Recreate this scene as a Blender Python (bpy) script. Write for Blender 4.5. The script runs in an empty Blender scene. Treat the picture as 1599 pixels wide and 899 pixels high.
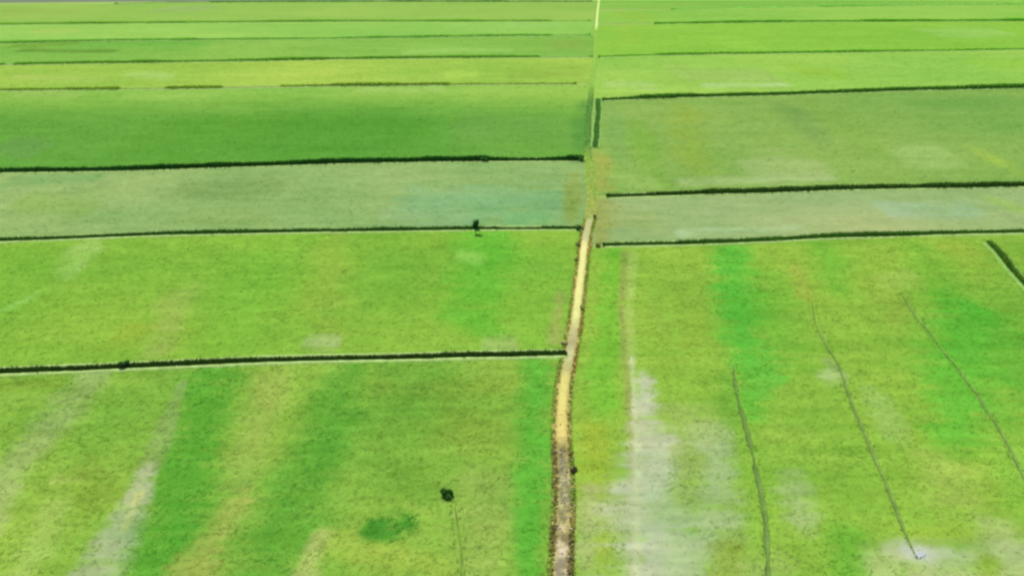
import bpy, math
import numpy as np
from math import radians, sin, cos, atan2

# ------------------------------------------------------------------ camera
CAM_H, PITCH, FOC = 60.0, radians(22.5), 1400.0      # metres, radians, focal length in pixels of the 1599 px wide photo
sc = bpy.context.scene
COL = sc.collection
cam_d = bpy.data.cameras.new('camera')
cam_d.sensor_width = 36.0
cam_d.lens = 36.0 * FOC / 1599.0
cam_d.clip_start = 0.5
cam_d.clip_end = 20000.0
cam = bpy.data.objects.new('camera', cam_d)
cam.location = (0, 0, CAM_H)
cam.rotation_euler = (math.pi / 2 - PITCH, 0, 0)
COL.objects.link(cam)
sc.camera = cam

# ------------------------------------------------------------------ sky, sun, exposure
SUN_EL, SUN_AZ = radians(60), radians(-28)            # azimuth from +Y (away from the camera) towards +X
world = bpy.data.worlds.new('World')
sc.world = world
world.use_nodes = True
wn = world.node_tree
wn.nodes.clear()
sky = wn.nodes.new('ShaderNodeTexSky')
sky.sky_type = 'NISHITA'
sky.sun_disc = False
sky.sun_elevation = SUN_EL
sky.sun_rotation = SUN_AZ
sky.dust_density = 2.0
bg = wn.nodes.new('ShaderNodeBackground')
bg.inputs['Strength'].default_value = 0.12
wo = wn.nodes.new('ShaderNodeOutputWorld')
wn.links.new(sky.outputs[0], bg.inputs[0])
wn.links.new(bg.outputs[0], wo.inputs[0])
sun_d = bpy.data.lights.new('sun', 'SUN')
sun_d.energy = 3.6
sun_d.angle = radians(0.6)
sun_d.color = (1.0, 0.95, 0.86)
sun = bpy.data.objects.new('sun', sun_d)
sun.rotation_euler = (math.pi / 2 - SUN_EL, 0, math.pi - SUN_AZ)
sun.location = (-200, 400, 500)
COL.objects.link(sun)
vs = sc.view_settings
vs.view_transform = 'Standard'
vs.look = 'None'
vs.gamma = 1.0
vs.use_curve_mapping = False
vs.exposure = 0.95
sc.cycles.filter_width = 2.6
sc.cycles.max_bounces = 4

# ------------------------------------------------------------------ helpers
rng = np.random.default_rng(7)
GAIN = np.array([0.53, 0.515, 0.53])                   # photo colour (linear) -> base colour under this light and exposure


def base(rgb):
    c = np.asarray(rgb, float) / 255.0
    lin = np.where(c <= 0.04045, c / 12.92, ((c + 0.055) / 1.055) ** 2.4)
    lin = lin * .98 + .02 * (lin @ np.array([.2126, .7152, .0722]))     # a touch duller
    return lin * GAIN


def at(x, y, z=0.0):
    """ground point seen at photo pixel (x, y)"""
    a, b = (x - 799.5) / FOC, (y - 449.5) / FOC
    dx, dy, dz = a, cos(PITCH) - b * sin(PITCH), -sin(PITCH) - b * cos(PITCH)
    t = (z - CAM_H) / dz
    return (dx * t, dy * t)


def pxm(y):
    """photo pixels per metre across, at row y"""
    return (sin(PITCH) + (y - 449.5) / FOC * cos(PITCH)) * FOC / CAM_H


_tab = rng.random((256, 256))


def vnoise(x, y):
    xi, yi = np.floor(x).astype(int), np.floor(y).astype(int)
    fx, fy = x - xi, y - yi
    fx, fy = fx * fx * (3 - 2 * fx), fy * fy * (3 - 2 * fy)
    a, b = _tab[xi & 255, yi & 255], _tab[(xi + 1) & 255, yi & 255]
    c, d = _tab[xi & 255, (yi + 1) & 255], _tab[(xi + 1) & 255, (yi + 1) & 255]
    return (a * (1 - fx) + b * fx) * (1 - fy) + (c * (1 - fx) + d * fx) * fy


def fbm(x, y, s, o=4, seed=0.0):
    r, amp, tot = 0, 1.0, 0
    x, y = x / s + seed * 17.3, y / s + seed * 9.1
    for _ in range(o):
        r = r + amp * vnoise(x, y)
        tot += amp
        amp *= 0.55
        x, y = x * 2.03 + 5.1, y * 2.03 + 3.7
    return r / tot


def mesh_obj(name, verts, faces, mat, cols=None, parent=None, smooth=False):
    me = bpy.data.meshes.new(name)
    verts = np.asarray(verts, np.float32)
    faces = np.asarray(faces, np.int32)
    n, k = faces.shape
    me.vertices.add(len(verts))
    me.vertices.foreach_set('co', verts.ravel())
    me.loops.add(n * k)
    me.loops.foreach_set('vertex_index', faces.ravel())
    me.polygons.add(n)
    me.polygons.foreach_set('loop_start', np.arange(0, n * k, k, dtype=np.int32))
    me.update(calc_edges=True)
    if smooth:
        me.polygons.foreach_set('use_smooth', np.ones(n, bool))
    if cols is not None:
        ca = me.color_attributes.new('tint', 'FLOAT_COLOR', 'POINT')
        ca.data.foreach_set('color', np.concatenate([cols, np.ones((len(cols), 1))], 1).astype(np.float32).ravel())
    me.materials.append(mat)
    o = bpy.data.objects.new(name, me)
    COL.objects.link(o)
    if parent:
        o.parent = parent
    return o


def tag(o, label=None, cat=None, group=None, kind=None):
    for k, v in (('label', label), ('category', cat), ('group', group), ('kind', kind)):
        if v:
            o[k] = v
    return o


def empty(name, loc):
    o = bpy.data.objects.new(name, None)
    o.location = loc
    o.empty_display_size = 0.5
    COL.objects.link(o)
    return o


# ------------------------------------------------------------------ materials
def plant_mat(name, var=0.25, scale=1.2, up=0.65, trans=0.25, spec=0.0):
    """tinted leaves: colour from the 'tint' attribute, varied by noise; normals leaned upwards as in a dense stand"""
    m = bpy.data.materials.new(name)
    m.use_nodes = True
    t = m.node_tree
    N, L = t.nodes, t.links
    N.clear()
    out = N.new('ShaderNodeOutputMaterial')
    at_ = N.new('ShaderNodeVertexColor'); at_.layer_name = 'tint'
    geo = N.new('ShaderNodeNewGeometry')
    no = N.new('ShaderNodeTexNoise'); no.inputs['Scale'].default_value = scale; no.inputs['Detail'].default_value = 5
    L.new(geo.outputs['Position'], no.inputs['Vector'])
    mr = N.new('ShaderNodeMapRange')
    mr.inputs['From Min'].default_value = 0.25; mr.inputs['From Max'].default_value = 0.75
    mr.inputs['To Min'].default_value = 1 - var; mr.inputs['To Max'].default_value = 1 + var
    L.new(no.outputs['Fac'], mr.inputs['Value'])
    mul = N.new('ShaderNodeVectorMath'); mul.operation = 'SCALE'
    L.new(at_.outputs['Color'], mul.inputs[0]); L.new(mr.outputs[0], mul.inputs['Scale'])
    mixn = N.new('ShaderNodeMix'); mixn.data_type = 'VECTOR'; mixn.inputs[0].default_value = up
    L.new(geo.outputs['Normal'], mixn.inputs[4]); mixn.inputs[5].default_value = (0, 0, 1)
    nn = N.new('ShaderNodeVectorMath'); nn.operation = 'NORMALIZE'
    L.new(mixn.outputs[1], nn.inputs[0])
    p = N.new('ShaderNodeBsdfPrincipled')
    p.inputs['Roughness'].default_value = 0.75
    p.inputs['Specular IOR Level'].default_value = spec
    L.new(mul.outputs[0], p.inputs['Base Color']); L.new(nn.outputs[0], p.inputs['Normal'])
    tr = N.new('ShaderNodeBsdfTranslucent')
    L.new(mul.outputs[0], tr.inputs['Color'])
    mx = N.new('ShaderNodeMixShader'); mx.inputs[0].default_value = trans
    L.new(p.outputs[0], mx.inputs[1]); L.new(tr.outputs[0], mx.inputs[2])
    L.new(mx.outputs[0], out.inputs['Surface'])
    return m


def soil_mat(name, scale=1.5, var=0.35, bump=0.4, rough=0.9):
    m = bpy.data.materials.new(name)
    m.use_nodes = True
    t = m.node_tree
    N, L = t.nodes, t.links
    p = N['Principled BSDF']
    p.inputs['Roughness'].default_value = rough
    p.inputs['Specular IOR Level'].default_value = 0.02
    at_ = N.new('ShaderNodeVertexColor'); at_.layer_name = 'tint'
    geo = N.new('ShaderNodeNewGeometry')
    no = N.new('ShaderNodeTexNoise'); no.inputs['Scale'].default_value = scale; no.inputs['Detail'].default_value = 7
    no.inputs['Roughness'].default_value = 0.65
    L.new(geo.outputs['Position'], no.inputs['Vector'])
    mr = N.new('ShaderNodeMapRange')
    mr.inputs['From Min'].default_value = 0.25; mr.inputs['From Max'].default_value = 0.75
    mr.inputs['To Min'].default_value = 1 - var; mr.inputs['To Max'].default_value = 1 + var
    L.new(no.outputs['Fac'], mr.inputs['Value'])
    mul = N.new('ShaderNodeVectorMath'); mul.operation = 'SCALE'
    L.new(at_.outputs['Color'], mul.inputs[0]); L.new(mr.outputs[0], mul.inputs['Scale'])
    L.new(mul.outputs[0], p.inputs['Base Color'])
    b = N.new('ShaderNodeBump'); b.inputs['Strength'].default_value = bump; b.inputs['Distance'].default_value = 0.08
    L.new(no.outputs['Fac'], b.inputs['Height']); L.new(b.outputs[0], p.inputs['Normal'])
    return m


def water_mat(name, rgb, rough=0.08):
    m = bpy.data.materials.new(name)
    m.use_nodes = True
    N, L = m.node_tree.nodes, m.node_tree.links
    p = N['Principled BSDF']
    p.inputs['Base Color'].default_value = (*base(rgb), 1)
    p.inputs['Roughness'].default_value = rough
    p.inputs['IOR'].default_value = 1.33
    no = N.new('ShaderNodeTexNoise'); no.inputs['Scale'].default_value = 3.0; no.inputs['Detail'].default_value = 3
    geo = N.new('ShaderNodeNewGeometry'); L.new(geo.outputs['Position'], no.inputs['Vector'])
    b = N.new('ShaderNodeBump'); b.inputs['Strength'].default_value = 0.1; b.inputs['Distance'].default_value = 0.03
    L.new(no.outputs['Fac'], b.inputs['Height']); L.new(b.outputs[0], p.inputs['Normal'])
    return m


def bark_mat():
    m = bpy.data.materials.new('bark')
    m.use_nodes = True
    N, L = m.node_tree.nodes, m.node_tree.links
    p = N['Principled BSDF']; p.inputs['Roughness'].default_value = 0.9
    no = N.new('ShaderNodeTexNoise'); no.inputs['Scale'].default_value = 14
    r = N.new('ShaderNodeValToRGB')
    r.color_ramp.elements[0].color = (0.03, 0.022, 0.014, 1); r.color_ramp.elements[1].color = (0.10, 0.075, 0.05, 1)
    L.new(no.outputs['Fac'], r.inputs[0]); L.new(r.outputs[0], p.inputs['Base Color'])
    return m


M_CROP = plant_mat('crop_leaves', 0.08, 0.9, 0.85, 0.15)
M_TUFT = plant_mat('crop_blades', 0.10, 0.9, 0.9, 0.35)
M_RUSH = plant_mat('rush_leaves', 0.3, 2.0, 0.5, 0.2)
M_BUSH = plant_mat('bush_leaves', 0.3, 3.0, 0.35, 0.25)
M_VERGE = plant_mat('verge_grass', 0.3, 2.0, 0.7, 0.45)
M_SOIL = soil_mat('damp_soil', 0.8, 0.25, 0.3)
M_PATH = soil_mat('trodden_earth', 2.2, 0.26, 0.8)
M_STONE = soil_mat('stone', 6.0, 0.3, 0.3)
M_WATER = water_mat('ditch_water', (52, 62, 34))
M_PUDDLE = water_mat('puddle_water', (168, 178, 172), 0.45)
M_BARK = bark_mat()


# ------------------------------------------------------------------ blades
def blades(xy, z0, h, w, cols, per=4, lean=0.6, jit=.22):
    """triangular leaves, `per` on each tuft: verts, faces, colours"""
    n = len(xy)
    h = np.broadcast_to(h, n); w = np.broadcast_to(w, n); z0 = np.broadcast_to(z0, n)
    ang = rng.random((n, per)) * 2 * math.pi
    ln = lean * (0.4 + 0.8 * rng.random((n, per)))
    hh = h[:, None] * (0.65 + 0.5 * rng.random((n, per)))
    ca, sa = np.cos(ang), np.sin(ang)
    ox = xy[:, 0, None] + ca * w[:, None] * 0.25
    oy = xy[:, 1, None] + sa * w[:, None] * 0.25
    zz = np.broadcast_to(z0[:, None], (n, per))
    ww = w[:, None] * (0.35 + 0.3 * rng.random((n, per)))
    v = np.empty((n, per, 3, 3), np.float32)
    v[:, :, 0] = np.stack([ox - sa * ww, oy + ca * ww, zz], -1)
    v[:, :, 1] = np.stack([ox + sa * ww, oy - ca * ww, zz], -1)
    v[:, :, 2] = np.stack([ox + ca * ln * hh, oy + sa * ln * hh, zz + hh], -1)
    c = np.repeat(cols, per * 3, 0)
    j = 1 + jit * (np.repeat(rng.random(n * per), 3) - 0.5)
    return v.reshape(-1, 3), np.arange(n * per * 3).reshape(-1, 3), c * j[:, None]


# ------------------------------------------------------------------ ground
def build_ground():
    xs = np.concatenate([[-9000, -4000, -2000, -1000], np.linspace(-600, 600, 241), [1000, 2000, 4000, 9000]])
    ys = np.concatenate([[-3000, -800, -200, 0], np.linspace(30, 1200, 235), [1800, 3000, 6000, 14000]])
    X, Y = np.meshgrid(xs, ys)
    X, Y = X.ravel(), Y.ravel()
    f = fbm(X, Y, 30, 4, 1)[:, None]
    c = base((132, 160, 70)) * (1 - f) + base((150, 180, 92)) * f
    nx, ny = len(xs), len(ys)
    i = np.arange(nx * ny).reshape(ny, nx)
    F = np.stack([i[:-1, :-1], i[:-1, 1:], i[1:, 1:], i[1:, :-1]], -1).reshape(-1, 4)
    o = mesh_obj('ground', np.stack([X, Y, 0 * X], 1), F, M_SOIL, c)
    tag(o, kind='structure')


build_ground()

# ------------------------------------------------------------------ line work in photo pixels: ditches and furrows
D = {   # name: (polyline, bed width m, rush height m, colour, [(x0, x1, height factor, density factor)], label)
    'l1': ([(-170, 584), (0, 578), (195, 570), (330, 564), (500, 558), (640, 555), (760, 552), (884, 549)], 1.5, .5, (36, 62, 16), [],
           'dark rush-filled ditch crossing between the two nearest left-hand fields'),
    'l2': ([(-170, 379), (0, 373), (140, 367), (250, 363), (400, 359), (530, 357), (742, 354), (907, 353)], 1.9, .72, (38, 78, 18), [(752, 775, .7, .6), (775, 850, .5, .25), (850, 905, .8, .8)],
           'dark ditch with a thin gap and one small tree, left of path'),
    'l3': ([(-170, 270), (0, 265), (150, 263), (370, 256), (520, 251), (640, 248), (760, 247), (909, 246)], 2.9, 1.15, (24, 62, 16), [(760, 890, .75, .9)],
           'long dark ditch along the near edge of the deep green field'),
    'l4': ([(-170, 141), (0, 138), (180, 136), (345, 134), (520, 131), (700, 129), (900, 128)], 2.0, 1.1, (96, 122, 26),
           [(-170, 105, .8, .8), (184, 262, .35, .3), (345, 440, .25, .2), (440, 520, .8, .8), (700, 900, .6, .6)],
           'broken olive ditch line beyond the deep green field'),
    'l5': ([(-170, 103), (0, 99), (120, 97), (330, 94), (530, 90), (700, 88), (860, 87), (925, 87)], 2.2, 1.15, (78, 128, 24), [(840, 925, .4, .3), (5, 25, .3, .3)],
           'thin dark green ditch between yellow-green strip and the strip behind it'),
    'l6': ([(-170, 68), (0, 65), (180, 61), (450, 59), (650, 56), (760, 54), (922, 53)], 2.2, 1.2, (96, 150, 42), [(860, 922, .6, .6)],
           'faint green ditch, third line from the top on the left'),
    'l7': ([(-170, 39), (0, 36), (190, 34), (530, 31), (760, 31), (922, 31)], 2.4, 1.3, (100, 148, 34), [(860, 922, .6, .6)],
           'faint green ditch, second line from the top on the left'),
    'l8': ([(180, 6), (280, 3), (640, 2), (924, 2)], 2.6, 1.5, (98, 138, 62), [(180, 330, .5, .5)],
           'faintest greyish green ditch at the upper left picture edge'),
    'r1': ([(942, 380), (1060, 377), (1160, 374), (1270, 368), (1420, 363), (1599, 359), (1780, 354)], 1.9, .72, (44, 82, 18), [(942, 1060, .75, .8)],
           'dark ditch between the pale strip and the large right-hand field'),
    'r2': ([(948, 304), (1060, 300), (1180, 297), (1300, 292), (1450, 289), (1599, 287), (1780, 283)], 2.3, .9, (38, 66, 18), [(948, 1010, .7, .8)],
           'dark ditch along the far edge of the pale right-hand strip'),
    'r3': ([(940, 153), (1060, 148), (1200, 145), (1420, 137), (1599, 133), (1780, 128)], 3.0, 1.35, (46, 88, 18), [(940, 1000, .8, .8)],
           'dark ditch on the right starting from the corner by the track'),
    'r4': ([(935, 87), (1060, 83), (1200, 81), (1340, 79), (1599, 75), (1780, 72)], 2.2, 1.15, (84, 138, 26), [(935, 1030, .7, .7)],
           'thin green ditch, second line down from the top on the right'),
    'r5': ([(1022, 35), (1200, 32), (1400, 31), (1599, 30), (1780, 27)], 2.4, 1.4, (86, 144, 26), [],
           'thin green ditch, highest clear line on the right'),
    'r6': ([(1050, 14), (1200, 11), (1400, 8), (1599, 6), (1780, 4)], 2.6, 1.1, (104, 164, 54), [(1050, 1280, .7, .6)],
           'very faint green ditch line at the upper right'),
    'c1': ([(935, 156), (934, 180), (932, 205), (929, 232)], 1.4, .6, (66, 112, 44), [(900, 960, .9, .5)],
           'short dark ditch running along the track, left of the right-hand field corner'),
    'd1': ([(1543, 376), (1562, 395), (1580, 418), (1602, 443), (1640, 480)], 1.0, .6, (62, 96, 26), [],
           'short dark ditch slanting out at the right picture edge'),
}
for _k in D:                                          # the rushes stand above their bed: the bed lies a little lower in the picture
    if _k != 'c1':
        _p = [(x, y + (4.5 if y > 100 else 3.2 if y > 20 else 1.5)) for x, y in D[_k][0]]
        D[_k] = (_p,) + D[_k][1:]
FURROWS = [
    ([(1143, 570), (1152, 620), (1165, 670), (1178, 725), (1188, 770), (1195, 815), (1198, 860), (1199, 930)], .24, (100, 134, 60)),
    ([(1266, 470), (1274, 510), (1290, 540), (1310, 570), (1328, 625), (1345, 665), (1368, 720), (1388, 770), (1405, 815), (1420, 850), (1433, 874)], .17, (110, 142, 66)),
    ([(1408, 462), (1428, 492), (1455, 525), (1490, 570), (1528, 620), (1558, 670), (1585, 720), (1602, 760), (1630, 820)], .17, (108, 146, 64)),
    ([(709, 790), (714, 830), (720, 865), (724, 930)], .16, (116, 154, 58)),
]


def world_line(pts, z=0.0, step=None, wob=0.0, seed=0):
    p = np.array([at(x, y, z) for x, y in pts])
    px = np.array([q[0] for q in pts], float)
    seg = np.r_[0, np.cumsum(np.hypot(*np.diff(p, axis=0).T))]
    if step is None:
        step = 1.0
    s = np.linspace(0, seg[-1], max(2, int(seg[-1] / step) + 1))
    q = np.stack([np.interp(s, seg, p[:, 0]), np.interp(s, seg, p[:, 1])], 1)
    k = 5
    if len(q) > 12:                                   # round the corners
        pad = np.r_[q[:1].repeat(k, 0), q, q[-1:].repeat(k, 0)]
        # keep ends in place
        ker = np.ones(2 * k + 1) / (2 * k + 1)
        sm = np.stack([np.convolve(pad[:, j], ker, 'valid') for j in (0, 1)], 1)
        a = np.clip(np.minimum(np.arange(len(q)), np.arange(len(q))[::-1]) / k, 0, 1)[:, None]
        q = q * (1 - a) + sm * a
    t = np.gradient(q, axis=0)
    t /= np.linalg.norm(t, axis=1)[:, None] + 1e-9
    nrm = np.stack([-t[:, 1], t[:, 0]], 1)
    if wob:
        q = q + nrm * ((fbm(s, 0 * s + seed * 3.3, 14, 3, seed) - .5) * 2 * wob)[:, None]
    return q, nrm, s, np.interp(s, seg, px)


def sweep(name, q, nrm, prof, mat, cols, parent=None, jit=0.0, smooth=True):
    """a strip with cross-section prof [(offset, z)] along q; cols (len(prof),3) or (n,len(prof),3)"""
    n, k = len(q), len(prof)
    pr = np.array(prof, float)
    off = pr[None, :, 0] + (rng.random((n, k)) - .5) * jit
    zz = pr[None, :, 1] + (rng.random((n, k)) - .5) * jit * .35 * (pr[None, :, 1] > 0.05)
    v = np.empty((n, k, 3))
    v[..., :2] = q[:, None] + nrm[:, None] * off[..., None]
    v[..., 2] = zz
    i = np.arange(n * k).reshape(n, k)
    F = np.stack([i[:-1, :-1], i[:-1, 1:], i[1:, 1:], i[1:, :-1]], -1).reshape(-1, 4)[:, ::-1]
    cols = np.asarray(cols, float)
    if cols.ndim == 2:
        cols = np.broadcast_to(cols, (n, k, 3))
    return mesh_obj(name, v.reshape(-1, 3), F, mat, cols.reshape(-1, 3), parent, smooth)


def build_ditch(key, seed):
    pts, w, h, rgb, mods, label = D[key]
    q, nrm, s, px = world_line(pts, 0, 1.0, 0.4, seed)
    mid = q[len(q) // 2]
    root = empty('overgrown_ditch', (mid[0], mid[1], 0))
    tag(root, label, 'ditch', 'ditches between the fields')
    q0 = q - mid
    far = np.hypot(*mid)
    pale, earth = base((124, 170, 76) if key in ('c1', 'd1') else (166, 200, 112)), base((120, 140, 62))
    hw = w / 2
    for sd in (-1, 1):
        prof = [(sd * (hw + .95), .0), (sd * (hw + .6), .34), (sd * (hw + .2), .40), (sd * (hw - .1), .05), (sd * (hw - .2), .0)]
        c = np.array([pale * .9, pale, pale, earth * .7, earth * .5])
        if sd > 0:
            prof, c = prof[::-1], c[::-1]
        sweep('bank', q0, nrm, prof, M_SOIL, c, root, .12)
    sweep('water', q0, nrm, [(-hw + .1, .03), (hw - .1, .03)], M_WATER, np.zeros((2, 3)), root)
    # rushes
    dens = 60.0 if far < 200 else (36.0 if far < 330 else 16.0)
    L = s[-1]
    n = int(L * dens * max(1, w / 1.4))
    u = rng.random(n) * L
    pxx = np.interp(u, s, px)
    hf, df = np.ones(n), np.ones(n)
    for x0, x1, a, b in mods:
        e = np.clip(np.minimum(pxx - x0, x1 - pxx) / 6.0, 0, 1)
        hf *= 1 - e * (1 - a); df *= 1 - e * (1 - b)
    clump = fbm(u, 0 * u + seed, 6.0, 3, seed + 2)
    hf *= (0.8 + 0.4 * clump) * (.62 + .76 * fbm(u, 0 * u + seed, 22.0, 2, seed + 6))
    keep = rng.random(n) < df * np.clip(0.62 + clump * .8, 0, 1)
    u, hf, clump = u[keep], hf[keep], clump[keep]
    n = len(u)
    lat = (rng.random(n) + rng.random(n) - 1.0) * (hw + .25)
    idx = np.clip(np.searchsorted(s, u) - 1, 0, len(s) - 2)
    t = (u - s[idx]) / (s[idx + 1] - s[idx])
    P = q0[idx] * (1 - t)[:, None] + q0[idx + 1] * t[:, None] + nrm[idx] * lat[:, None]
    size = 1.0 if far < 200 else (1.5 if far < 330 else 2.1)
    c = base(rgb)[None] * (2.9 if far < 340 else 3.7) * (0.75 + 0.5 * clump + .25 * (rng.random(n) - .5))[:, None]
    V, F, C = blades(P, 0.04, h * hf, .22 * size, c, 4, .5)
    o = mesh_obj('rushes', V, F, M_RUSH, C, root)
    tag(o, kind='stuff')


for k_i, k_ in enumerate(D):
    build_ditch(k_, k_i + 1)

# ------------------------------------------------------------------ fields
DEEP, LUSH, PALE, STRAW, OLIVE, MUD, BRIGHT = (92, 165, 52), (100, 182, 52), (160, 190, 112), (172, 182, 82), (140, 172, 58), (170, 190, 138), (150, 205, 80)
ALL_LINES = []
for k_ in D:
    ALL_LINES.append((world_line(D[k_][0], 0, 2.0)[0], D[k_][1] / 2 + .75))
FUR_W = [(world_line(f[0], 0, 1.0)[0], f[1]) for f in FURROWS]


PATH = [(936, -6), (933, 20), (931, 45), (929, 90), (925, 130), (919, 180), (917, 230), (921, 270), (926, 305), (923, 335), (916, 362), (911, 395), (905, 450), (898, 505), (890, 550),
        (882, 590), (879, 620), (877, 655), (877, 690), (880, 730), (881, 790), (878, 840), (875, 899), (873, 975)]
_pw = np.array([at(x, y, .3) for x, y in PATH])[::-1]
PATH_X = lambda Y: np.interp(Y, _pw[:, 1], _pw[:, 0])


def dist_poly(P, q, hwid=None):
    """distance of points P to polyline q (and interpolated half width)"""
    best = np.full(len(P), 1e9); bw = np.ones(len(P))
    for i in range(len(q) - 1):
        a, b = q[i], q[i + 1]
        ab = b - a
        t = np.clip(((P - a) @ ab) / (ab @ ab + 1e-12), 0, 1)
        d = np.hypot(*(P - a - t[:, None] * ab).T)
        m = d < best
        best[m] = d[m]
        if hwid is not None:
            bw[m] = hwid[i] + (hwid[i + 1] - hwid[i]) * t[m]
    return best, bw


def field_colour(P, rgb, strokes, seed, mott=1.0, grad=None):
    X, Y = P[:, 0], P[:, 1]
    c = np.broadcast_to(base(rgb), (len(P), 3)).copy()
    if grad is not None:                              # (rgb at the far edge, far y px, near y px)
        y0, y1 = at(800, grad[1])[1], at(800, grad[2])[1]
        f = np.clip((Y - y1) / (y0 - y1), 0, 1)[:, None]
        f = f * f * (3 - 2 * f)
        c = c * (1 - f) + base(grad[0]) * f
    dist = np.hypot(X, Y)
    sc_ = np.median(dist) / 90.0
    wx = (fbm(X, Y, 7 * sc_, 3, seed + 5) - .5)
    wy = (fbm(X, Y, 7 * sc_, 3, seed + 8) - .5)
    rag = fbm(X, Y, 2.2 * sc_, 3, seed + 11)
    fine = fbm(X * .16, Y * 1.2, 1.0 * sc_, 3, seed + 14)
    streak = np.clip((fbm(X * .1, Y, .9 * sc_, 4, seed + 17) - .3) * 2.4, 0, 1)
    for st in strokes:
        pts, hw_px, col, amt = st[:4]
        soft = st[4] if len(st) > 4 else 1.0
        q = np.array([at(x, y) for x, y in pts])
        hw = np.array([(hw_px if np.isscalar(hw_px) else hw_px[i]) / pxm(pts[i][1]) for i in range(len(pts))])
        ym = np.mean([p_[1] for p_ in pts])
        ky = 2.0 / abs(at(800, ym - 1)[1] - at(800, ym + 1)[1]) / pxm(ym)      # patches lie foreshortened: longer along the view
        Q = (P + np.stack([wx, wy / ky], 1) * hw.mean() * 1.3) * np.array([1, ky])
        d, w = dist_poly(Q, q * np.array([1, ky]), hw)
        r = d / w
        m = np.clip((1.0 + .85 * soft - r) / (1.6 * soft), 0, 1)
        m = m + ((rag - .5) * 1.3 + (fine - .5) * 1.6) * 4 * m * (1 - m) * .7 + ((rag - .5) * 1.1 + (fine - .5) * .9) * (m > .8)
        if col[2] > 112 and col[0] > 150:                              # bare ground shows through in broken streaks
            m = m * np.clip(.72 + .6 * streak, 0, 1.1)
        m = np.clip(m, 0, 1)
        m = (m * m * (3 - 2 * m) * amt)[:, None]
        c = c * (1 - m) + base(col) * m
    n1 = fbm(X, Y, 16 * sc_, 4, seed)[:, None] - .5   # slow patches: yellower / greener
    n2 = fbm(X, Y, 2.4, 3, seed + 2)[:, None] - .5
    n3 = fbm(X * .35, Y * 1.6, 2.0 * sc_, 3, seed + 3)[:, None] - .5
    n4 = fbm(X * .2, Y * 1.5, .8, 3, seed + 4)[:, None] - .5
    c = c * (1 + mott * (n1 * np.array([.85, .30, .5]) + n2 * .24 + n3 * np.array([.42, .24, .5]) + n4 * .22))
    return np.clip(c, .004, 1)


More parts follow.
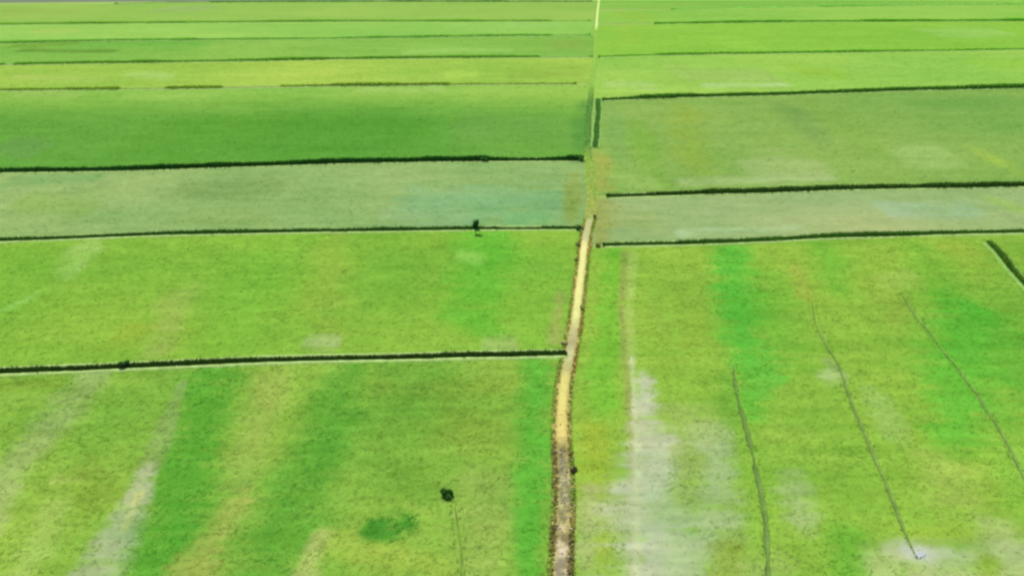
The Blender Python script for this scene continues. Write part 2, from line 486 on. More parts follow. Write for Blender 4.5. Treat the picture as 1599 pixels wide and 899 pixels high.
def build_field(key, top, bot, rgb, label, strokes=(), cell=(.6, .6), tufts=4.0, th=.36, seed=1, mott=1.0, grad=None, inset=(1.4, 1.4, 0, 0), furrows=False, grp=None, gap=1.25):
    """a stand of crop between a far and a near edge (photo pixels), canopy sheet plus leaf tufts, one mesh"""
    def edge(pl):
        p = np.array([at(x, y) for x, y in pl])
        s = np.r_[0, np.cumsum(np.hypot(*np.diff(p, axis=0).T))]
        return p, s / s[-1], s[-1]
    pt, st_, lt = edge(top)
    pb, sb, lb = edge(bot)
    depth = np.mean([pt[0, 1] - pb[0, 1], pt[-1, 1] - pb[-1, 1]])
    nu, nv = int(max(lt, lb) / cell[0]) + 2, int(depth / cell[1]) + 2
    e = min(.25 / max(lt, lb), .01)
    u = np.r_[0, np.linspace(e, 1 - e, nu), 1]
    ev = min(.25 / depth, .02)
    v = np.r_[0, np.linspace(ev, 1 - ev, nv), 1]
    T = np.stack([np.interp(u, st_, pt[:, j]) for j in (0, 1)], 1) + np.array([0, -inset[0]])
    B = np.stack([np.interp(u, sb, pb[:, j]) for j in (0, 1)], 1) + np.array([0, inset[1]])
    if inset[2] or inset[3]:                          # pull the path side ends in
        for E in (T, B):
            E[:, 0] += inset[2] * (1 - u) - inset[3] * u

    e0, e1 = np.stack([B[0], T[0]]), np.stack([B[-1], T[-1]])
    side = 0 if key == 'L0' else (1 if key[0] == 'R' else -1)

    def surf(uu, vv):                                 # vv 0 near .. 1 far
        t = np.stack([np.interp(uu, u, T[:, j]) for j in (0, 1)], 1)
        b = np.stack([np.interp(uu, u, B[:, j]) for j in (0, 1)], 1)
        p = b * (1 - vv[:, None]) + t * vv[:, None]
        if side == 0:
            return p
        e = e0 if side > 0 else e1                    # the end beside the path follows it
        d = PATH_X(p[:, 1]) + side * gap * np.interp(p[:, 1], [200, 260], [1, .62]) - np.interp(p[:, 1], e[:, 1], e[:, 0])
        wgt = (1 - uu if side > 0 else uu) ** 4
        p[:, 0] += d * wgt
        return p
    U, V = np.meshgrid(u, v)
    P = surf(U.ravel(), V.ravel())
    nu_, nv_ = len(u), len(v)
    z = .24 + .20 * (fbm(P[:, 0], P[:, 1], 3.5, 3, seed + 20) - .5) + .05 * (rng.random(len(P)) - .5)
    edge_m = (U.ravel() == 0) | (U.ravel() == 1) | (V.ravel() == 0) | (V.ravel() == 1)
    z[edge_m] = .0

    def groove(P):
        g = np.ones(len(P))
        if furrows:
            for q, w in FUR_W:
                d, _ = dist_poly(P, q)
                g = np.minimum(g, np.clip((d - w * .2) / .5, 0, 1))
            d, _ = dist_poly(P, ALL_LINES[-1][0])
            g = np.minimum(g, np.clip((d - 1.1) / .4, 0, 1))
        return g
    g = groove(P)
    z = np.where(edge_m, z, -.06 + (z + .06) * g)
    far_k = .93 if tufts < .5 else 1.0
    C = field_colour(P, rgb, strokes, seed, mott, grad) * far_k
    i = np.arange(nu_ * nv_).reshape(nv_, nu_)
    F = np.stack([i[:-1, :-1], i[:-1, 1:], i[1:, 1:], i[1:, :-1]], -1).reshape(-1, 4)
    F3 = np.concatenate([F[:, [0, 1, 2]], F[:, [0, 2, 3]]])
    Vv, Ff, Cc = [np.c_[P, z]], [F3], [C * .92]
    if tufts:
        n = int(lt * .5 * depth * tufts + lb * .5 * depth * tufts)
        uu, vv = rng.random(n), rng.random(n)
        wt = (lb + (lt - lb) * vv) / max(lt, lb)      # even out the taper
        k = rng.random(n) < wt
        uu, vv = uu[k], vv[k]
        Q = surf(uu, vv)
        gq = groove(Q)
        k = rng.random(len(Q)) < gq ** 2
        Q, gq = Q[k], gq[k]
        cq = field_colour(Q, rgb, strokes, seed, mott, grad) * far_k
        k = rng.random(len(Q)) > .75 * np.clip((cq[:, 2] / cq[:, 1] - .22) / .25, 0, 1)      # few plants on the bare ground
        Q, gq, cq = Q[k], gq[k], cq[k]
        size = np.clip(np.sqrt(3.0 / tufts), .8, 3.2)
        hv = th * (.75 + .5 * fbm(Q[:, 0], Q[:, 1], 3.0, 2, seed + 30)) * (.5 + .5 * gq)
        # keep distant tufts inside view margins only
        zq = (.24 + .20 * (fbm(Q[:, 0], Q[:, 1], 3.5, 3, seed + 20) - .5) - .02) * gq
        bv, bf, bc = blades(Q, zq, hv * .20, .18 * size, cq, 4, 4.6, .12)
        Ff.append(bf + len(Vv[0])); Vv.append(bv); Cc.append(bc)
    o = mesh_obj('crop_field', np.concatenate(Vv), np.concatenate(Ff), M_CROP, np.concatenate(Cc))
    if tufts:
        o.data.materials.append(M_TUFT)
        mi = np.zeros(len(o.data.polygons), np.int32)
        mi[len(F3):] = 1
        o.data.polygons.foreach_set('material_index', mi)
    tag(o, label, 'field', grp or 'crop fields either side of the path', 'stuff')
    return o


def off(pl, x0, x1, n=9):
    """the stretch x0..x1 of a ditch's pixel line"""
    xs = np.linspace(x0, x1, n)
    a = np.array(pl, float)
    sl0 = (a[1, 1] - a[0, 1]) / (a[1, 0] - a[0, 0])
    ys = np.interp(xs, a[:, 0], a[:, 1])
    ys = np.where(xs < a[0, 0], a[0, 1] + sl0 * (xs - a[0, 0]), ys)
    return list(zip(xs, ys))


L = {k: D[k][0] for k in D}

# -- left, near to far
S_L8 = [
    # lush stripes running away from the camera
    ([(335, 585), (325, 650), (310, 700), (290, 760), (268, 830), (235, 930)], [34, 38, 42, 46, 46, 44], (96, 172, 50), .95),
    ([(545, 585), (525, 640), (500, 700), (475, 760), (450, 830), (430, 900)], [26, 34, 42, 44, 44, 36], (100, 170, 52), .85),
    ([(838, 565), (832, 640), (832, 700), (828, 760), (825, 830), (822, 930)], [20, 20, 26, 26, 20, 16], (98, 182, 54), .95),
    ([(620, 640), (640, 720)], 50, (124, 172, 56), .5),
    # pale dry streaks
    ([(285, 600), (262, 660), (238, 725)], [6, 11, 14], (152, 178, 100), .6),
    ([(232, 735), (205, 790), (180, 840), (150, 910)], [10, 17, 24, 34], (168, 188, 134), .9),
    ([(15, 760), (-10, 830)], [14, 14], (160, 190, 104), .7),
    ([(215, 775), (195, 825)], [5, 6], (192, 206, 120), .7),
    ([(140, 590), (112, 630), (60, 690), (20, 730), (-30, 790)], [22, 28, 26, 26, 26], (152, 182, 100), .8),
    ([(80, 800), (55, 860), (20, 920)], [18, 22, 22], (156, 196, 90), .7),
    ([(85, 752), (125, 753)], 6, (168, 198, 96), .8),
    ([(420, 600), (405, 660), (385, 740)], [24, 28, 24], (148, 180, 78), .7),
    ([(380, 780), (350, 830), (310, 885), (290, 930)], [20, 24, 34, 34], (170, 186, 84), .85),
    ([(500, 840), (478, 900)], [14, 16], (176, 196, 104), .8),
    ([(640, 790), (668, 800)], 9, (160, 200, 78), .7),
    ([(535, 850), (620, 880), (700, 900)], [22, 24, 22], (156, 190, 70), .75),
    ([(745, 760), (750, 840), (755, 920)], [36, 38, 36], (150, 184, 82), .7),
    ([(600, 615), (720, 605), (800, 600)], [12, 14, 12], (140, 174, 62), .5),
    ([(700, 650), (770, 690)], [30, 30], (134, 168, 58), .5),
    # lush wet spot
    ([(582, 826), (612, 818), (640, 812)], [16, 22, 16], (70, 148, 40), 1.0, .8),
    ([(0, 600), (90, 600)], [14, 12], (132, 168, 52), .6),
    ([(130, 740), (150, 790)], [18, 20], (124, 164, 52), .6),
]
build_field('L8', off(L['l1'], -120, 872), [(-190, 975), (830, 975)], (134, 183, 64),
            'nearest left-hand field with lush stripes, pale streaks and a lone bush', S_L8, (.5, .5), 12.0, .34, 3, 1.0, inset=(1.35, 0, 0, 0), furrows=True)
S_L7 = [
    ([(770, 372), (765, 420), (758, 470), (770, 520)], [40, 44, 46, 30], (104, 186, 52), .9),
    ([(840, 400), (835, 460), (828, 520)], [30, 34, 36], (132, 190, 60), .6),
    ([(135, 385), (120, 410), (112, 430)], [16, 20, 10], (158, 200, 96), .75),
    ([(20, 478), (45, 467)], 7, (160, 212, 100), .9),
    ([(270, 480), (255, 540)], [24, 18], (152, 182, 84), .65),
    ([(420, 400), (400, 450), (390, 510)], [50, 60, 50], (128, 188, 58), .7),
    ([(520, 380), (510, 450), (505, 520)], [22, 26, 30], (148, 186, 66), .7),
    ([(480, 535), (520, 538)], [10, 10], (166, 190, 120), .8),
    ([(760, 538), (800, 538)], [10, 10], (160, 190, 104), .7),
    ([(720, 402), (750, 406)], 8, (146, 206, 84), .8),
    ([(180, 530), (215, 525)], [16, 12], (136, 170, 52), .6),
    ([(875, 470), (868, 530)], [8, 10], (164, 172, 90), .7),
    ([(30, 400), (30, 460)], 30, (124, 184, 56), .5),
    ([(380, 545), (420, 520)], 14, (120, 176, 56), .5),
]
build_field('L7', off(L['l2'], -170, 900), off(L['l1'], -170, 876), (133, 185, 60),
            'bright green left-hand field between the near ditch and the next', S_L7, (.7, .7), 6.0, .36, 4, .8, inset=(1.5, 1.4, 0, 0))
S_L6 = [
    ([(20, 285), (150, 280)], [12, 10], (116, 168, 90), .7),
    ([(280, 300), (430, 290)], [14, 14], (126, 160, 82), .6),
    ([(640, 312), (770, 318), (865, 318)], [18, 28, 26], (128, 178, 118), .75),
    ([(896, 275), (893, 310), (890, 340)], [10, 12, 10], (150, 170, 80), .8),
    ([(600, 340), (720, 335)], [10, 12], (152, 184, 122), .7),
    ([(800, 345), (850, 343)], 9, (126, 184, 110), .7),
    ([(30, 320), (130, 330)], [16, 16], (136, 176, 80), .6),
    ([(300, 335), (420, 345)], [10, 10], (146, 178, 96), .7),
    ([(885, 300), (893, 330)], 8, (140, 165, 74), .7),
]
build_field('L6', off(L['l3'], -170, 905), off(L['l2'], -170, 898), (146, 181, 103),
            'greyish green left-hand field between two dark ditches', S_L6, (1.0, 1.0), 2.0, .38, 5, .7, inset=(2.2, 1.5, 0, 0))
S_L5 = [
    ([(260, 205), (420, 200), (560, 205), (660, 205)], [26, 30, 30, 20], (92, 158, 50), .85),
    ([(0, 232), (60, 236)], [14, 10], (104, 156, 74), .8),
    ([(740, 205), (880, 205)], [26, 20], (108, 164, 68), .7),
    ([(912, 165), (912, 200), (908, 225)], [8, 10, 8], (84, 146, 62), .7, 1.6),  # dim smear of bush shade beside the track, painted into the crop tint
    ([(200, 150), (330, 150)], [7, 7], (150, 196, 84), .7),
    ([(30, 148), (120, 150)], [6, 6], (152, 192, 88), .7),
    ([(560, 141), (690, 140)], [4, 4], (156, 200, 96), .8),
]
build_field('L5', off(L['l4'], -170, 918), off(L['l3'], -170, 906), (100, 164, 58),
            'deep green left-hand field shading lighter at its far edge', S_L5, (1.6, 1.6), .8, .42, 6, .6, grad=((142, 192, 76), 140, 196), inset=(2.2, 2.2, 0, 0))
S_L4 = [
    ([(700, 116), (740, 116)], 6, (176, 216, 86), .9),
    ([(330, 118), (520, 115)], [6, 6], (172, 208, 84), .8),
    ([(200, 118), (260, 124)], [6, 5], (172, 212, 104), .8),
    ([(20, 120), (160, 126)], [4, 4], (176, 206, 96), .7),
    ([(800, 118), (900, 112)], [8, 8], (156, 192, 74), .8),
]
build_field('L4', off(L['l5'], -170, 924), off(L['l4'], -170, 920), (160, 202, 78),
            'yellow-green left-hand strip between the olive and the thin green line', S_L4, (2.4, 2.0), .35, .45, 7, .6, inset=(2.2, 2.2, 0, 0))
S_L3 = [([(30, 80), (180, 81)], [2.2, 2.2], (110, 152, 56), .8), ([(130, 68), (320, 70)], [6, 6], (112, 182, 66), .7), ([(640, 80), (800, 78)], [4, 3], (156, 208, 96), .7),
        ([(860, 70), (915, 72)], [8, 8], (146, 186, 78), .8), ([(30, 70), (120, 68)], [4, 4], (112, 162, 50), .7)]
build_field('L3', off(L['l6'], -170, 926), off(L['l5'], -170, 925), (138, 192, 78),
            'mid green left-hand strip, third band from the top', S_L3, (3, 2.4), .2, .5, 8, .5, inset=(2.4, 2.4, 0, 0))
build_field('L2', off(L['l7'], -170, 926), off(L['l6'], -170, 926), (150, 204, 88),
            'light green left-hand strip, second band from the top', [([(60, 48), (120, 50)], [4, 4], (164, 204, 92), .8), ([(700, 42), (880, 42)], [4, 4], (158, 210, 100), .7)],
            (3.5, 2.6), .12, .5, 9, .5, inset=(2.6, 2.6, 0, 0))
build_field('L1', off([(-170, 10), (0, 8), (280, 5), (640, 2), (930, 2)], -170, 928), off(L['l7'], -170, 928), (150, 196, 84),
            'light green left-hand strip just below the grey one', [([(250, 16), (320, 16)], [4, 4], (156, 188, 106), .8), ([(0, 18), (120, 20)], [4, 4], (150, 186, 82), .8)],
            (4, 3), .08, .5, 10, .5, inset=(2.6, 2.6, 0, 0))
build_field('L0', off([(-170, -8), (640, -8)], -170, 700), off([(-170, 7), (0, 5), (280, 3), (700, 0)], -170, 700), (128, 146, 118),
            'grey-green fallow strip at the top left picture edge', [], (5, 4), .05, .4, 11, .5, inset=(0, 2, 0, 0))

# -- right, near to far
S_R6 = [
    # strip beside the path
    ([(958, 400), (950, 470), (944, 560), (938, 620)], [14, 16, 18, 22], (112, 186, 50), .85),
    ([(930, 680), (940, 740), (945, 800), (940, 870)], [22, 26, 24, 22], (150, 184, 54), .85),
    ([(925, 770), (918, 830), (912, 880)], [14, 16, 16], (164, 186, 112), .75),
    # field edge line
    ([(975, 395), (972, 470), (976, 560), (982, 640), (987, 720), (986, 800), (984, 930)], [4, 5, 5, 5, 6, 6, 6], (150, 156, 88), .6),
    ([(988, 400), (984, 470), (984, 540), (990, 590)], [6, 6, 6, 6], (156, 196, 90), .8),
    # pale sparse ground
    ([(1008, 585), (1014, 640), (1025, 700), (1030, 770), (1030, 840), (1030, 930)], [10, 20, 34, 50, 62, 70], (176, 195, 148), 1.0),
    ([(986, 560), (991, 640), (996, 720), (996, 800), (993, 930)], [3, 4, 5, 5, 5], (184, 202, 148), .9),
    ([(1110, 690), (1120, 760), (1110, 830), (1090, 900)], [26, 32, 38, 46], (166, 190, 128), .85),
    ([(1060, 650), (1110, 660)], [20, 22], (160, 190, 100), .6),
    ([(1075, 720), (1072, 770)], [22, 20], (146, 178, 76), .7),
    ([(1145, 860), (1130, 905)], [20, 24], (144, 172, 58), .8),
    ([(1245, 760), (1250, 790), (1245, 815)], [20, 24, 18], (160, 186, 116), .7),
    ([(1285, 590), (1310, 588)], 9, (180, 206, 130), .8),
    ([(1290, 565), (1300, 575)], 8, (140, 172, 92), .8),
    ([(1370, 630), (1385, 660)], [18, 22], (150, 192, 92), .8),
    ([(1400, 870), (1440, 868), (1500, 872)], [16, 20, 18], (176, 194, 146), .95),
    ([(1428, 868), (1446, 869)], [12, 14], (194, 206, 184), 1.0),
    ([(1560, 835), (1580, 890)], [30, 34], (168, 192, 114), .9),
    ([(1440, 905), (1560, 905)], [16, 20], (170, 194, 120), .8),
    ([(1360, 870), (1390, 905)], [16, 20], (168, 194, 118), .7),
    ([(1520, 868), (1600, 872)], [16, 20], (170, 194, 124), .8),
    ([(1490, 740), (1500, 790)], [34, 34], (152, 186, 78), .7),
    ([(1400, 880), (1340, 890)], 12, (164, 192, 104), .6),
    ([(1220, 880), (1180, 900)], 20, (160, 186, 96), .6),
    # lush stripes
    ([(1140, 388), (1148, 450), (1162, 520), (1170, 560)], [24, 28, 34, 30], (92, 188, 56), .95),
    ([(1200, 440), (1210, 530)], [30, 30], (112, 182, 54), .6),
    ([(1178, 590), (1172, 640)], [22, 18], (104, 188, 58), .85),
    ([(1140, 600), (1135, 650)], [14, 14], (114, 178, 60), .6),
    ([(1290, 400), (1296, 440)], [18, 18], (116, 188, 56), .7),
    ([(1430, 385), (1450, 420), (1480, 460)], [24, 28, 24], (112, 180, 52), .7),
    ([(1520, 490), (1510, 560), (1495, 620), (1480, 670)], [34, 40, 38, 30], (100, 188, 54), .9),
    ([(1595, 540), (1590, 600)], 24, (110, 184, 56), .6),
    ([(1570, 650), (1580, 740), (1590, 800)], [18, 22, 20], (120, 184, 58), .6),
    ([(1325, 840), (1320, 900)], [24, 24], (112, 182, 52), .85),
    ([(1545, 880), (1540, 910)], [14, 14], (138, 176, 46), .8),
    # yellow patches
    ([(1245, 420), (1250, 460)], [10, 10], (150, 172, 66), .6),
    ([(1390, 460), (1400, 500)], [20, 22], (150, 180, 66), .6),
    ([(1080, 480), (1090, 530)], [24, 24], (142, 182, 60), .6),
    ([(1500, 395), (1520, 400)], [20, 16], (148, 180, 60), .6),
    ([(1420, 430), (1380, 445)], [10, 10], (156, 194, 82), .6),
    ([(1220, 690), (1260, 700)], [26, 26], (148, 190, 68), .6),
    ([(1440, 840), (1500, 835)], [14, 14], (146, 182, 56), .6),
]
build_field('R6', off(L['r1'], 930, 1780), [(893, 975), (1880, 975)], (138, 186, 62),
            'large right-hand field with furrows, lush stripes and pale bare ground', S_R6, (.5, .5), 9.0, .34, 12, 1.0, inset=(1.5, 0, 0, 0), furrows=True)
S_R5 = [([(945, 310), (940, 345), (935, 365)], [12, 14, 10], (160, 168, 84), .85), ([(1100, 330), (1250, 325), (1420, 318)], [16, 16, 14], (158, 182, 118), .6), ([(1380, 330), (1520, 328)], [10, 10], (156, 188, 138), .8),
        ([(1550, 315), (1599, 330)], [10, 12], (160, 192, 96), .8), ([(960, 330), (1010, 345)], [14, 14], (160, 180, 104), .7), ([(1060, 365), (1250, 357)], [5, 5], (172, 200, 140), .8)]
build_field('R5', off(L['r2'], 955, 1780), off(L['r1'], 957, 1780), (157, 182, 113),
            'pale sage green right-hand strip between two dark ditches', S_R5, (.9, .9), 2.2, .3, 13, .6, inset=(1.8, 1.5, 0, 0))
S_R4 = [([(940, 250), (942, 290)], [14, 14], (156, 172, 76), .85), ([(960, 180), (965, 240)], [12, 14], (118, 170, 84), .6), ([(1000, 210), (1015, 260)], [18, 20], (118, 172, 60), .7), ([(1070, 180), (1080, 250)], [20, 22], (136, 172, 62), .7),
        ([(1240, 180), (1255, 200)], [20, 16], (116, 160, 78), .7), ([(1310, 185), (1330, 210)], [28, 24], (122, 170, 68), .6), ([(1180, 265), (1260, 255)], [20, 20], (150, 182, 106), .7),
        ([(1430, 255), (1470, 240)], [18, 14], (148, 188, 100), .7), ([(1555, 252), (1570, 260)], [16, 12], (154, 190, 72), .8), ([(1060, 285), (1300, 280)], [5, 6], (160, 190, 118), .8),
        ([(1420, 165), (1599, 160)], [8, 10], (118, 168, 76), .6), ([(960, 280), (1020, 285)], [10, 8], (150, 190, 92), .7)]
build_field('R4', off(L['r3'], 952, 1780), off(L['r2'], 952, 1780), (130, 174, 78),
            'dull green right-hand field behind the pale sage strip', S_R4, (1.3, 1.3), 1.0, .4, 14, .65, inset=(2.2, 1.8, 0, 0))
build_field('R3', off(L['r4'], 938, 1780), off(L['r3'], 938, 1780), (152, 204, 82),
            'light green right-hand strip ahead of the corner ditch',
            [([(1060, 115), (1200, 122)], [10, 10], (160, 198, 98), .8), ([(1240, 108), (1300, 112)], [8, 8], (152, 200, 66), .8), ([(1100, 135), (1230, 134)], [3, 3], (176, 214, 130), .8), ([(1530, 105), (1599, 100)], [8, 8], (156, 208, 72), .8),
             ([(950, 135), (1020, 135)], [5, 5], (162, 206, 110), .7)],
            (2.4, 2.0), .4, .45, 15, .6, inset=(2.2, 2.2, 0, 0))
build_field('R2', off([(930, 40), *L['r5']], 940, 1780), off(L['r4'], 940, 1780), (142, 200, 68),
            'vivid green right-hand strip, second clear band from the top',
            [([(975, 50), (990, 60)], [12, 10], (152, 200, 70), .7), ([(1130, 70), (1180, 70)], [6, 6], (152, 208, 72), .8), ([(1450, 52), (1560, 50)], [7, 6], (158, 208, 96), .8)],
            (3, 2.4), .2, .5, 16, .5, inset=(2.4, 2.4, 0, 0))
build_field('R1', off([(930, 18), *L['r6']], 942, 1780), off([(930, 38), *L['r5']], 942, 1780), (148, 202, 80),
            'light green right-hand strip at the top, below the faint line', [([(970, 25), (1010, 28)], [8, 8], (154, 200, 72), .8)], (3.5, 2.6), .12, .5, 17, .5, inset=(2.6, 2.6, 0, 0))
build_field('R0', off([(930, -8), (1780, -14)], 944, 1780), off([(930, 16), *L['r6']], 944, 1780), (134, 192, 76),
            'mid green right-hand strip touching the top picture edge', [], (4, 3), .08, .5, 18, .5, inset=(0, 2.6, 0, 0))

# ------------------------------------------------------------------ furrows
for f_i, (pts, w, rgb) in enumerate(FURROWS):
    q, nrm, s, _ = world_line(pts, 0, .5, .22, 40 + f_i)
    n = len(q)
    t = np.clip(np.minimum(np.arange(n), np.arange(n)[::-1] + (40 if pts[-1][1] > 900 else 0)) / 14.0, .05, 1)
    br = np.clip((fbm(s, 0 * s + f_i, 4.0, 3, 60 + f_i) - .2) * 3.2, .5, 1.1)
    wid = w * t * br
    prof = np.array([(-1.25, .20), (-.7, .10), (0, .05), (.7, .10), (1.25, .20)])
    V = np.empty((n, 5, 3))
    V[..., :2] = q[:, None] + nrm[:, None] * (prof[None, :, 0] * wid[:, None] * (1 + .5 * (rng.random((n, 5)) - .5)))[..., None]
    V[..., 2] = prof[None, :, 1] + .05 * (rng.random((n, 5)) - .5)
    i_ = np.arange(n * 5).reshape(n, 5)
    F = np.stack([i_[:-1, :-1], i_[:-1, 1:], i_[1:, 1:], i_[1:, :-1]], -1).reshape(-1, 4)[:, ::-1]
    c = base(rgb) * (.75 + .5 * fbm(V[..., 0].ravel(), V[..., 1].ravel(), 1.2, 3, 3))[:, None]
    o = mesh_obj('furrow', V.reshape(-1, 3), F, M_SOIL, c, None, True)
    tag(o, kind='structure')

# ------------------------------------------------------------------ path
PCOL = [(-6, (186, 208, 122)), (12, (206, 226, 140)), (42, (204, 224, 138)), (48, (134, 184, 70)), (110, (136, 184, 70)), (145, (120, 170, 68)), (160, (92, 144, 60)), (225, (92, 144, 58)), (245, (134, 166, 70)),
        (332, (146, 168, 80)), (348, (176, 180, 124)), (372, (180, 186, 130)), (382, (214, 216, 134)), (490, (212, 214, 130)), (512, (178, 180, 116)), (535, (158, 156, 110)), (552, (188, 192, 134)),
        (575, (168, 170, 104)), (592, (208, 202, 112)), (676, (208, 194, 110)), (702, (140, 134, 80)), (740, (162, 160, 112)), (770, (178, 178, 120)), (830, (168, 162, 96)), (848, (170, 160, 112)), (899, (190, 182, 138)), (975, (186, 178, 134))]


def build_path():
    q, nrm, s, _ = world_line(PATH, .3, .5, .10, 71)
    ypx = np.interp(s, *(lambda p: (np.r_[0, np.cumsum(np.hypot(*np.diff(p, axis=0).T))], [a[1] for a in PATH]))(np.array([at(x, y, .3) for x, y in PATH])))
    pc = np.stack([np.interp(ypx, [a[0] for a in PCOL], [base(a[1])[j] for a in PCOL]) for j in range(3)], 1)
    offs = np.array([-1.5, -.9, -.55, -.34, -.12, .1, .3, .5, .85, 1.5])
    zz = np.array([.02, .17, .23, .25, .23, .26, .24, .24, .18, .02])
    n, k = len(q), len(offs)
    m = np.array([.0, .0, .45, 1, 1, 1, 1, .6, .0, .0])
    gr = np.interp(ypx, [240, 300, 350], [0, .35, 1])[:, None]
    dg = np.interp(ypx, [130, 160, 225, 250], [0, 1, 1, 0])[:, None]
    dirt = (base((136, 184, 72)) * (1 - dg) + base((92, 146, 60)) * dg) * (1 - gr) + base((172, 164, 88)) * gr
    cols = pc[:, None] * m[None, :, None] + dirt[:, None] * (1 - m)[None, :, None]
    Ss, Oo = np.meshgrid(s, offs, indexing='ij')
    patch = fbm(Ss.ravel(), Oo.ravel() * 2, .9, 3, 5).reshape(n, k)
    rough = np.interp(ypx, [680, 705], [.15, 1])[:, None] * np.clip((patch - .44) * 6, 0, 1)     # worn, stony lower stretch
    cols = cols * (1 - rough[..., None] * np.array([.52, .52, .45]))
    pink = np.interp(ypx, [690, 830, 860], [0, .3, 1])[:, None] * np.clip((.46 - patch) * 7, 0, 1)
    cols = cols * (1 - pink[..., None] * m[None, :, None]) + base((218, 206, 176)) * pink[..., None] * m[None, :, None]
    cols *= (.85 + .3 * patch)[..., None]
    o = sweep('dirt_path', q, nrm, list(zip(offs, zz)), M_PATH, cols, None, .10)
    tag(o, kind='structure')
    # tufts on both shoulders
    n = 26000
    u = rng.random(n) * s[-1]
    yp = np.interp(u, s, ypx)
    sd = np.where(rng.random(n) < .5, -1, 1)
    lat = .82 + .75 * rng.random(n) ** 1.3
    dens = np.interp(yp, [0, 44, 50, 130, 160, 330, 680, 700, 900], [.0, .0, .15, .15, .6, .6, .5, .9, .9]) * (.45 + 1.1 * np.clip(fbm(u, sd * 7.0, 2.2, 3, 9), 0, 1) - .1)
    k = rng.random(n) < dens
    u, yp, sd, lat = u[k], yp[k], sd[k], lat[k]
    n = len(u)
    lat = np.where(yp < 342, rng.random(n) * 1.5, lat)      # beyond the fork of ditches the track is grown over
    ix = np.clip(np.searchsorted(s, u) - 1, 0, len(s) - 2)
    P = q[ix] + nrm[ix] * (sd * lat)[:, None] + (q[ix + 1] - q[ix]) * rng.random(n)[:, None]
    green, brown, dark = base((142, 182, 64)), base((184, 156, 84)), base((146, 134, 86))
    left = sd > 0                                     # the line runs towards the camera: +normal lies on the right
    f = fbm(u, sd * 3.0, 5.0, 3, 12)
    br = np.clip((f - .35) * 3, 0, 1) * np.interp(yp, [230, 300, 345, 360], [.0, .35, .5, .85])
    dk = np.interp(yp, [685, 700, 899], [.05, .75, .85]) * np.clip((fbm(u, sd * 5.0, 1.4, 2, 14) - .38) * 6, 0, 1) * np.where(lat < 1.3, 1, .3)
    deep = np.interp(yp, [130, 160, 225, 250], [0, 1, 1, 0])[:, None]
    green = green * (1 - deep) + base((84, 136, 56)) * deep
    c = green * (1 - br)[:, None] + brown * br[:, None]
    c = c * (1 - dk)[:, None] + dark * dk[:, None]
    c = c * np.where(yp < 342, 1.45, 1.0)[:, None]
    far = np.interp(yp, [0, 350, 900], [2.2, 1.3, 1.0])
    V, F, C = blades(P, np.interp(lat, [.8, 1.3, 3], [.24, .02, .0]), (.26 + .2 * dk) * np.where(yp < 342, .3, .7) * (.8 + .5 * rng.random(n)), .20 * far, c, 4, 1.3)
    o = mesh_obj('verge_grass', V, F, M_VERGE, C)
    tag(o, 'rough green and brown grass edging both sides of the dirt path', 'grass', kind='stuff')
    # low weeds growing over the worn stretch
    nw = 2600
    uw = rng.random(nw) * s[-1]
    yw = np.interp(uw, s, ypx)
    lw = rng.normal(0, .6, nw).clip(-1.1, 1.1)
    kw = (yw > 640) & (rng.random(nw) < np.clip((fbm(uw, lw * 2.5, .8, 3, 33) - .46) * 8, 0, 1))
    uw, lw = uw[kw], lw[kw]
    ixw = np.clip(np.searchsorted(s, uw) - 1, 0, len(s) - 2)
    Pw = q[ixw] + nrm[ixw] * lw[:, None]
    tw = rng.random(len(uw))[:, None]
    V, F, C = blades(Pw, .22, .12, .14, base((118, 112, 62)) * tw + base((142, 156, 70)) * (1 - tw), 4, 1.4)
    tag(mesh_obj('path_weeds', V, F, M_VERGE, C), 'low brown and green weeds on the worn lower path', 'weeds', kind='stuff')
    # stones in the worn lower stretch
    n = 420
    u = s[0] + rng.random(n * 8) * s[-1]
    u = u[np.interp(u, s, ypx) > 700][:n]
    n = len(u)
    ix = np.clip(np.searchsorted(s, u) - 1, 0, len(s) - 2)
    P = q[ix] + nrm[ix] * (rng.normal(0, .62, n).clip(-1.2, 1.2))[:, None]
    ico = np.array([(0, 0, .8), (.9, 0, .25), (.28, .86, .3), (-.73, .53, .2), (-.73, -.53, .3), (.28, -.86, .2), (.6, .45, -.4), (-.3, .7, -.4), (-.8, -.1, -.4), (-.1, -.8, -.4), (.7, -.4, -.4)])
    fc = np.array([(0, 1, 2), (0, 2, 3), (0, 3, 4), (0, 4, 5), (0, 5, 1), (1, 6, 2), (2, 6, 7), (2, 7, 3), (3, 7, 8), (3, 8, 4), (4, 8, 9), (4, 9, 5), (5, 9, 10), (5, 10, 1), (1, 10, 6)])
    r = .05 + .16 * rng.random(n) ** 2
    V = ico[None] * (1 + .3 * (rng.random((n, 11, 3)) - .5)) * r[:, None, None]
    V[:, :, :2] += P[:, None]
    V[:, :, 2] += .25
    F = (fc[None] + (np.arange(n) * 11)[:, None, None]).reshape(-1, 3)
    tone = rng.random(n)
    C = np.repeat(base((120, 108, 88))[None] * (1 - tone)[:, None] + base((222, 204, 180))[None] * tone[:, None], 11, 0)
    o2 = mesh_obj('stone_rubble', V.reshape(-1, 3), F, M_STONE, C)
    tag(o2, 'loose grey and tan stones on the lower stretch of path', 'stones', kind='stuff')


build_path()


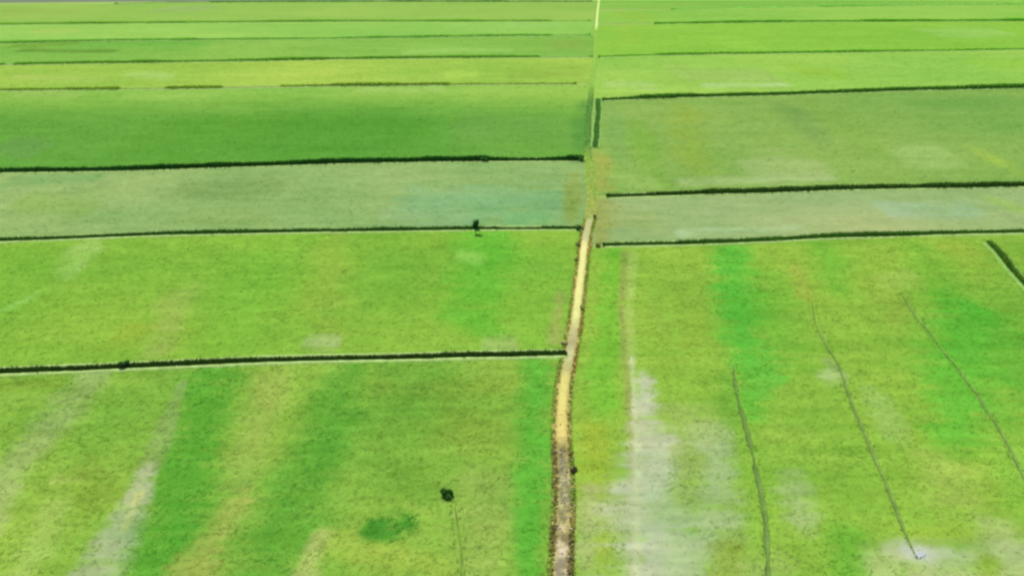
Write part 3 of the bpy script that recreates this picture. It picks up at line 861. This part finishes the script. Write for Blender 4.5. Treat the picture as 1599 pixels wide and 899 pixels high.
# ------------------------------------------------------------------ bushes
def build_bush(name, x, y, w, h, rgb, label, seed, cat='bush', group='dark bushes in the fields', z=0.0, lobes=9, stem=.25):
    """a bush > stem with limbs, crown of leaf faces on uneven lobes; w, h in metres"""
    r_ = np.random.default_rng(seed)
    X, Y = at(x, y, z)
    root = empty(name, (X, Y, z))
    tag(root, label, cat, group)
    # lobes
    th = r_.random(lobes) * 2 * math.pi
    rr = np.sqrt(r_.random(lobes)) * w * .38
    lc = np.stack([np.cos(th) * rr, np.sin(th) * rr, h * (stem + (1 - stem) * (.22 + .55 * r_.random(lobes)))], 1)
    lr = w * (.13 + .14 * r_.random(lobes))
    n = 1500
    k = r_.integers(0, lobes, n)
    d = r_.normal(size=(n, 3)); d /= np.linalg.norm(d, axis=1)[:, None]
    rad = lr[k] * r_.random(n) ** .4
    sq = np.array([1, 1, (h * (1 - stem)) / w * 1.05])
    p = lc[k] + d * rad[:, None] * sq
    p[:, 2] = np.clip(p[:, 2], .06, None)
    a = d + r_.normal(size=(n, 3)) * .9
    a /= np.linalg.norm(a, axis=1)[:, None]
    b = np.cross(a, r_.normal(size=(n, 3))); b /= np.linalg.norm(b, axis=1)[:, None]
    c_ = np.cross(a, b)
    s_ = (.045 + .05 * r_.random(n))[:, None] * max(w, 1.0) ** .5
    V = np.stack([p - b * s_ * 1.5, p + c_ * s_ * .8, p + b * s_ * 1.5, p - c_ * s_ * .8], 1).reshape(-1, 3)
    F = np.arange(n * 4).reshape(-1, 4)
    tone = (.6 + .8 * r_.random(lobes))[k] * (.85 + .3 * r_.random(n))
    C = np.repeat(base(rgb)[None] * 5.0 * tone[:, None], 4, 0)
    mesh_obj('crown', V, F, M_BUSH, C, root)
    # stem: tapered trunk and limbs towards the lobes
    vs_, fs_ = [], []

    def limb(p0, p1, r0, r1, sides=6):
        p0, p1 = np.array(p0, float), np.array(p1, float)
        t = p1 - p0; t /= np.linalg.norm(t)
        e = np.cross(t, (0.3, .9, .1)); e /= np.linalg.norm(e); g = np.cross(t, e)
        b0 = sum(len(v) for v in vs_)
        ang = np.arange(sides) / sides * 2 * math.pi
        ring = np.cos(ang)[:, None] * e + np.sin(ang)[:, None] * g
        vs_.append(np.r_[p0 + ring * r0, p1 + ring * r1])
        for j in range(sides):
            fs_.append((b0 + j, b0 + (j + 1) % sides, b0 + sides + (j + 1) % sides, b0 + sides + j))
    fork = np.array([r_.normal() * .05, r_.normal() * .05, h * max(stem, .15)])
    limb((0, 0, -.05), fork, .06 * w, .045 * w)
    for j in range(lobes):
        limb(fork, lc[j], .032 * w, .010 * w)
    mesh_obj('stem', np.concatenate(vs_), fs_, M_BARK, None, root)
    return root


build_bush('small_tree', 743, 367, 1.5, 3.3, (30, 62, 22), 'small dark tree standing up from the ditch left of the path', 1, 'tree', None, stem=.2, lobes=11)
build_bush('bush', 195, 576, 1.35, 1.4, (30, 56, 20), 'dark bush poking above the near ditch on the far left', 2, stem=.1)
build_bush('bush', 700, 778, 1.45, 1.35, (34, 66, 18), 'lone round dark bush standing in the nearest left-hand field', 3, stem=.08)
build_bush('bush', 756, 253, 1.9, 1.6, (34, 70, 22), 'dark bush midway along the ditch below the deep green field', 4, stem=.08)
build_bush('bush', 905, 252, 2.6, 1.7, (36, 70, 22), 'dark bush at the track end of the ditch below the deep green field', 5, stem=.08)
build_bush('bush', 904, 360, 1.7, 1.3, (46, 66, 22), 'dark bush where the small tree ditch meets the path', 6, stem=.08)
build_bush('bush', 902, 384, 1.2, .9, (82, 88, 44), 'small brown bush left of the path where the bright stretch begins', 7, stem=.08)
build_bush('bush', 934, 386, 1.4, .9, (84, 92, 40), 'small olive bush right of the path at the pale strip corner', 8, stem=.08)
build_bush('bush', 928, 342, 1.1, 1.2, (108, 116, 62), 'thin brownish bush beside the path next to the pale strip', 9, stem=.15)
build_bush('bush', 899, 408, .8, 1.1, (110, 112, 52), 'thin brownish bush on the left shoulder of the bright path', 10, stem=.15)
build_bush('bush', 895, 738, .9, .85, (76, 74, 44), 'small dark bush on the right shoulder of the worn path', 11, stem=.1)
build_bush('bush', 908, 485, .7, 1.0, (90, 104, 44), 'slim dark bush on the right shoulder of the bright path', 12, stem=.15)
build_bush('bush', 880, 538, 1.1, .7, (112, 108, 66), 'low brown bush by the path end of the near ditch', 13, stem=.1)


# ------------------------------------------------------------------ puddle
def build_puddle(x, y, a, b, seed):
    """an irregular sheet of standing water lying in the bare ground"""
    cx, cy = at(x, y)
    n, m = 56, 5
    t = np.arange(n) / n * 2 * math.pi
    r = .35 + 1.3 * fbm(np.cos(t) * 1.6 + 9, np.sin(t) * 1.6 + 9, 1.0, 4, seed)
    V, F = [(cx, cy, .275)], []
    for k in range(1, m + 1):
        f = k / m
        for i in range(n):
            V.append((cx + cos(t[i]) * a * r[i] * f, cy + sin(t[i]) * b * r[i] * f, .275 - (.2 if k == m else 0)))
    tri = [(0, 1 + i, 1 + (i + 1) % n) for i in range(n)]
    for k in range(m - 1):
        for i in range(n):
            p, q = 1 + k * n + i, 1 + k * n + (i + 1) % n
            tri += [(p, p + n, q + n), (p, q + n, q)]
    o = mesh_obj('puddle', V, tri, M_PUDDLE)
    tag(o, kind='structure')


build_puddle(1437, 868, .5, .55, 3)
